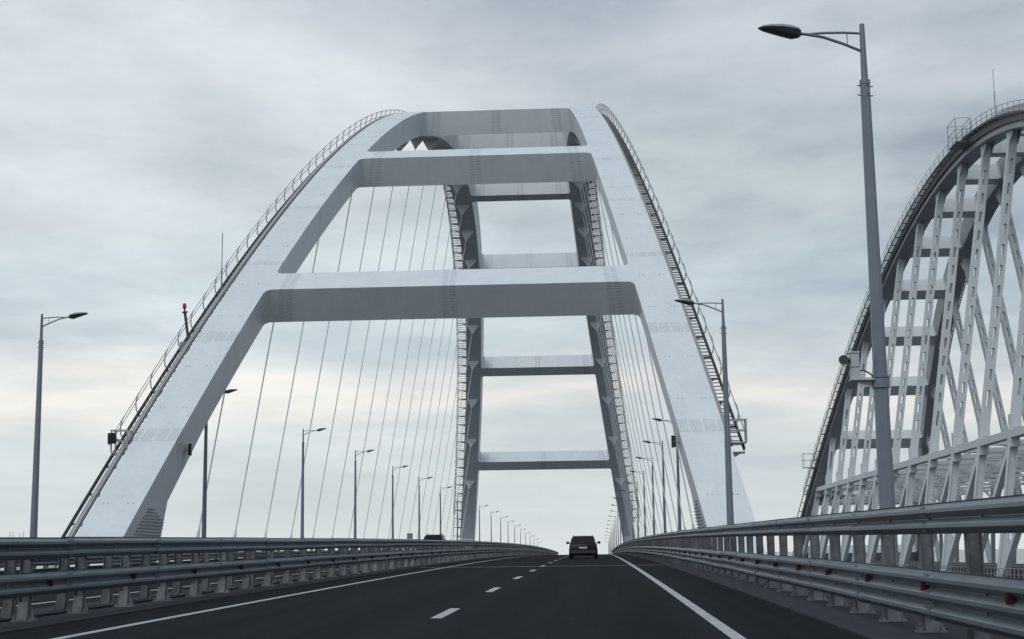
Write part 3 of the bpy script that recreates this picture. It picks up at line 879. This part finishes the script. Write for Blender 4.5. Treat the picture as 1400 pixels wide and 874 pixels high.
# camera box on the near right lamp
xl, yl = 4.93, 25.2
zb = zr(yl)+3.72
cc = thing('traffic_camera', 'pale traffic camera box with round black lens on a bracket of the near lamp', 'traffic camera', (xl, yl, zb))
def box_part(name, x0,x1,y0,y1,z0,z1, m_, par):
    b = MB(); b.box(x0,x1,y0,y1,z0,z1); return b.build(name, m_, par)
hs = box_part('housing', -0.50,-0.36,-0.10,0.10,0.03,0.47, M_BOX, cc)
box_part('lid', -0.515,-0.345,-0.115,0.115,0.471,0.50, M_BOX, hs)
box_part('seam_band', -0.506,-0.354,-0.106,0.106,0.225,0.24, M_STEEL, hs)
box_part('shelf', -0.52,-0.12,-0.12,0.12,0.0,0.029, M_BOX, cc)
b = MB(); b.prism([(-0.50,-0.02,-0.001),(-0.13,-0.02,-0.001),(-0.13,-0.02,-0.11)], (0,0.04,0)); b.build('bracket', M_BOX, cc)
b = MB(); lathe(b, [(-0.13,0.155),(0.03,0.152)], 14); b.build('clamp', M_LAMP, cc)
b = MB(); lathe(b, [(0.045,0.150),(0.075,0.150)], 14); b.build('clamp', M_LAMP, cc)
b = MB(); b.tube([(-0.355,0.0,0.17),(-0.28,0,0.18),(-0.20,0,0.14),(-0.125,0,0.08)], 0.014, 6); b.build('cable', M_BLACK, cc)
b = MB(); b.tube([(-0.57,0.16,0.36),(-0.60,0.02,0.355),(-0.63,-0.12,0.35)], [0.06,0.075,0.08], 12); b.tube([(-0.505,0.03,0.36),(-0.58,0.03,0.36)], 0.03, 8)
lz = b.build('camera_head', M_BLACK, cc)
b = MB(); b.tube([(-0.63,-0.122,0.35),(-0.636,-0.15,0.349)], [0.083,0.083], 12); b.build('hood', M_STEELD, lz)

# red beacon and lightning rod on the left stair, floodlight boxes
def stair_pt(y, side, dx=0.0, A=ROAD, n0=-0.55): return A.P(y, n0, side, A.b/2+0.14+0.5+dx)
p = stair_pt(83.2, -1, -0.25)
bc = thing('obstruction_beacon', 'red obstruction beacon on a dark leaning mast of the left stair', 'beacon', p)
b = MB(); b.tube([(0.15,0,-0.3),(-0.22,0,2.2)], 0.085, 8); b.build('mast', M_STEELD, bc)
b = MB(); b.tube([(-0.22,0,2.2),(-0.23,0,2.27)], 0.16, 10); b.tube([(-0.235,0,2.28),(-0.25,0,2.45)], 0.05, 8); b.build('mount', M_STEELD, bc)
b = MB(); b.tube([(-0.25,0,2.45),(-0.252,0,2.52),(-0.256,0,2.66),(-0.258,0,2.74),(-0.26,0,2.78)], [0.10,0.115,0.115,0.08,0.03], 12); b.build('lens', M_BEACON, bc)
b = MB(); b.box(-0.42,-0.02,-0.2,0.1,-0.15,0.45); b.build('control_box', M_STEEL, bc)
p = stair_pt(88.0, -1, -0.3)
lr = thing('lightning_rod', 'thin lightning rod standing on the left stair above the red beacon', 'lightning rod', p)
b = MB(); b.tube([(0,0,-0.3),(0,0,2.0)], 0.045, 6); b.build('rod', M_LAMP, lr)
b = MB(); b.tube([(0,0,2.0),(0,0,4.3)], 0.028, 6); b.build('tip', M_LAMP, lr)
p = RAILA.P(152.5, -1.0, -1, RAILA.b/2+0.5)
lr = thing('lightning_rod', 'thin lightning rod on top of the grey railway arch at the right edge', 'lightning rod', p)
b = MB(); b.tube([(0,0,-0.2),(0,0,3.2)], 0.05, 6); b.build('rod', M_LAMP, lr)
b = MB(); b.tube([(0,0,3.2),(0,0,5.6)], 0.028, 6); b.build('tip', M_LAMP, lr)
def flood(p, side, label, rz):
    o = thing('floodlight', label, 'floodlight', p, rz, 'floodlights on the white arch')
    b = MB(); b.hexa([(-0.24,-0.20,-0.34),(0.24,-0.20,-0.34),(0.20,0.14,-0.30),(-0.20,0.14,-0.30),(-0.24,-0.20,0.34),(0.24,-0.20,0.34),(0.20,0.14,0.30),(-0.20,0.14,0.30)]); b.build('housing', M_BLACK, o)
    b = MB(); b.box(-0.21,0.21,-0.222,-0.202,-0.31,0.31); b.build('glass', M_CARG, o)
    b = MB(); b.bar((0.0,0.15,0),(0.0,0.45,-0.1),0.06,0.06); b.bar((-0.28,0.0,0),(-0.28,0.45,-0.1),0.04,0.05); b.bar((0.28,0.0,0),(0.28,0.45,-0.1),0.04,0.05); b.build('yoke', M_STEEL, o)
    return o
p = ROAD.P(75.6, -0.3, -1, ROAD.b/2+0.85); flood(p+Vector((-0.06,-0.5,0.35)), -1, 'black floodlight at the foot of the left stair railing', -0.4).scale = (0.8, 0.8, 0.85)
p = ROAD.P(76.5, -1.5, -1, -ROAD.b/2-0.24); f_ = flood(p, -1, 'black floodlight on the inner face of the left white rib', math.pi/2+0.2)
f_.scale = (0.75, 0.55, 0.95)
p = ROAD.P(76.5, -1.5, 1, -ROAD.b/2-0.24); f_ = flood(p, 1, 'black floodlight on the inner edge of the right white rib', -math.pi/2-0.2)
f_.scale = (0.75, 0.55, 0.95)

# ------------------------------------------------------------------ cars
def make_car():
    root = thing('car', 'x', 'car')
    # body stations from rear (y=0) to front (y=4.5): (y, half-width low, half-width belt, z low, z belt)
    st = [(0.0,0.80,0.78,0.38,0.86),(0.06,0.87,0.84,0.30,0.92),(0.35,0.91,0.88,0.24,0.95),(1.0,0.92,0.89,0.20,0.95),(2.2,0.92,0.89,0.20,0.94),(3.2,0.92,0.88,0.20,0.92),(3.9,0.90,0.84,0.22,0.82),(4.35,0.84,0.76,0.28,0.70),(4.5,0.70,0.62,0.36,0.58)]
    V, F = [], []
    def ring(y, wl, wb, zl, zb):
        zm = zl+(zb-zl)*0.45
        h = [(wl*0.93,zl),(wl,zl+0.09),(wl*1.005,zm),(wb,zb-0.04),(wb*0.96,zb)]
        return [(x,y,z) for x, z in h]+[(-x,y,z) for x, z in h[::-1]]
    for s in st: V += ring(*s)
    n = 10
    for i in range(len(st)-1):
        for k in range(n): F.append((i*n+k, (i+1)*n+k, (i+1)*n+(k+1)%n, i*n+(k+1)%n))
    F.append(tuple(range(n))); F.append(tuple((len(st)-1)*n+k for k in range(n-1,-1,-1)))
    b = MB(); b.idx(V, F); body = b.build('body', M_CARP, root, True)
    # cabin: stations of roof
    cs = [(0.12,0.83,0.78,0.93,0.97),(0.42,0.82,0.66,0.93,1.40),(0.75,0.82,0.65,0.93,1.455),(1.9,0.82,0.66,0.93,1.465),(2.6,0.82,0.65,0.93,1.42),(3.35,0.80,0.72,0.91,0.95)]
    V, F = [], []
    for y, wl, wt, zl, zt in cs:
        V += [(wl,y,zl),(wt+0.04,y,zt-0.10*(zt-zl)),(wt-0.06,y,zt),(-wt+0.06,y,zt),(-wt-0.04,y,zt-0.10*(zt-zl)),(-wl,y,zl)]
    for i in range(len(cs)-1):
        for k in range(6): F.append((i*6+k, (i+1)*6+k, (i+1)*6+(k+1)%6, i*6+(k+1)%6))
    F.append(tuple(range(6))); F.append(tuple(5*6+k for k in range(5,-1,-1)))
    b = MB(); b.idx(V, F); b.build('cabin', M_CARP, root, True)
    b = MB(); b.hexa([(-0.70,0.13,0.99),(0.70,0.13,0.99),(0.60,0.385,1.36),(-0.60,0.385,1.36),(-0.70,0.16,1.00),(0.70,0.16,1.00),(0.60,0.41,1.355),(-0.60,0.41,1.355)])
    rw = b.build('rear_window', M_CARG, root)
    b = MB(); b.bar((0.05,0.19,1.00),(-0.45,0.235,1.07),0.02,0.02); b.build('wiper', M_BLACK, rw)
    b = MB(); b.hexa([(-0.62,2.72,1.375),(0.62,2.72,1.375),(0.72,3.30,0.985),(-0.72,3.30,0.985),(-0.62,2.74,1.40),(0.62,2.74,1.40),(0.72,3.33,1.00),(-0.72,3.33,1.00)])
    b.build('windscreen', M_CARG, root)
    for s in (-1, 1):
        for ya, yb_, ta, tb_ in ((0.55,1.45,0.72,1.45),(1.55,2.85,1.55,2.55)):
            b = MB(); b.prism([(s*0.835,ya,0.98),(s*0.835,yb_,0.98),(s*0.725,tb_,1.34),(s*0.725,ta,1.34)], (s*0.012,0,0)); b.build('side_window', M_CARG, root)
        b = MB(); b.tube([(s*0.62,0.6,1.50),(s*0.62,1.3,1.515),(s*0.62,2.4,1.48)], 0.02, 6); b.build('roof_rail', M_TRIM, root)
        b = MB(); b.tube([(s*0.86,2.72,0.98),(s*0.93,2.70,1.0)], 0.025, 6); b.tube([(s*0.92,2.60,1.02),(s*1.0,2.60,1.02),(s*1.10,2.63,1.02),(s*1.13,2.66,1.02)], [0.05,0.085,0.08,0.03], 8); b.build('mirror', M_CARP, root)
        b = MB(); b.hexa([(s*0.60,-0.005,0.72),(s*0.80,0.03,0.72),(s*0.84,0.20,0.74),(s*0.60,0.20,0.74),(s*0.64,0.0,0.88),(s*0.80,0.04,0.91),(s*0.83,0.2,0.92),(s*0.64,0.2,0.90)]); b.build('tail_light', M_TAIL, root)
        b = MB(); b.hexa([(s*0.55,4.40,0.55),(s*0.78,4.28,0.55),(s*0.80,4.2,0.58),(s*0.55,4.2,0.58),(s*0.55,4.38,0.68),(s*0.78,4.24,0.70),(s*0.80,4.1,0.70),(s*0.55,4.1,0.70)]); b.build('headlight', M_RIM, root)
        for y in (0.85, 3.65):
            b = MB(); b.tube([(s*0.70,y,0.33),(s*0.72,y,0.33),(s*0.90,y,0.33),(s*0.925,y,0.33)], [0.29,0.33,0.33,0.29], 18); w = b.build('wheel', M_TYRE, root)
            b = MB(); b.tube([(s*0.926,y,0.33),(s*0.935,y,0.33)], [0.21,0.19], 12); b.build('rim', M_RIM, w)
    b = MB(); b.hexa([(-0.80,-0.06,0.34),(0.80,-0.06,0.34),(0.86,0.10,0.33),(-0.86,0.10,0.33),(-0.80,-0.05,0.54),(0.80,-0.05,0.54),(0.86,0.1,0.56),(-0.86,0.1,0.56)]); b.build('bumper', M_TRIM, root)
    b = MB(); b.box(-0.26,0.26,-0.02,0.0,0.64,0.75); b.build('number_plate', M_PLATE, root)
    return root
car = make_car()
car['label'] = 'dark estate car seen from behind in the right lane near the crest'
car['group'] = 'cars on the bridge'
yc_ = 95.5
car.location = (-0.80, yc_, zr(yc_)+0.004); car.rotation_euler = (math.atan2(zr(yc_+4)-zr(yc_), 4), 0, 0)
c2 = copy_tree(car)
c2['label'] = 'tall dark oncoming car with roof rails, only its roof above the median barrier'
c2.location = (-14.4, 134, zr(134)+0.004); c2.rotation_euler = (0, 0, math.pi); c2.scale = (1.08, 1.15, 1.38)

# small roadside cabinet and far masts at the left horizon
cb = thing('equipment_cabinet', 'small dark equipment cabinet on a post behind the left barrier', 'cabinet', (-21.9, 174, zr(174)))
b = MB(); b.box(-0.32,0.32,-0.2,0.2,2.1,2.7); b.build('cabinet', M_STEEL, cb)
b = MB(); b.box(-0.22,-0.14,-0.04,0.04,0,2.099); b.box(0.14,0.22,-0.04,0.04,0,2.099); b.build('leg', M_STEEL, cb)
b = MB(); b.box(-0.36,0.36,-0.24,0.24,2.701,2.74); b.build('roof', M_STEEL, cb)
for px_, top, lab in ((3.5,49,'thin distant mast at the left edge, leftmost of four'),(8,49,'thin distant mast at the left edge, second of four'),
                      (18,48.5,'thin distant mast at the left edge, third of four'),(23,49,'thin distant mast at the left edge, rightmost of four')):
    y = 600.0; x = (px_-811)/2000*y
    o = thing('mast', lab, 'mast', (x, y, -37), 0, 'distant masts at the left horizon')
    b = MB(); b.tube([(0,0,0),(0,0,top*0.55),(0,0,top)], [0.5,0.22,0.10], 6); b.build('pole', M_LAMP, o)
    b = MB(); b.box(-1.2,1.2,-1.2,1.2,-1.5,1.0); b.build('footing', M_CONC, o)
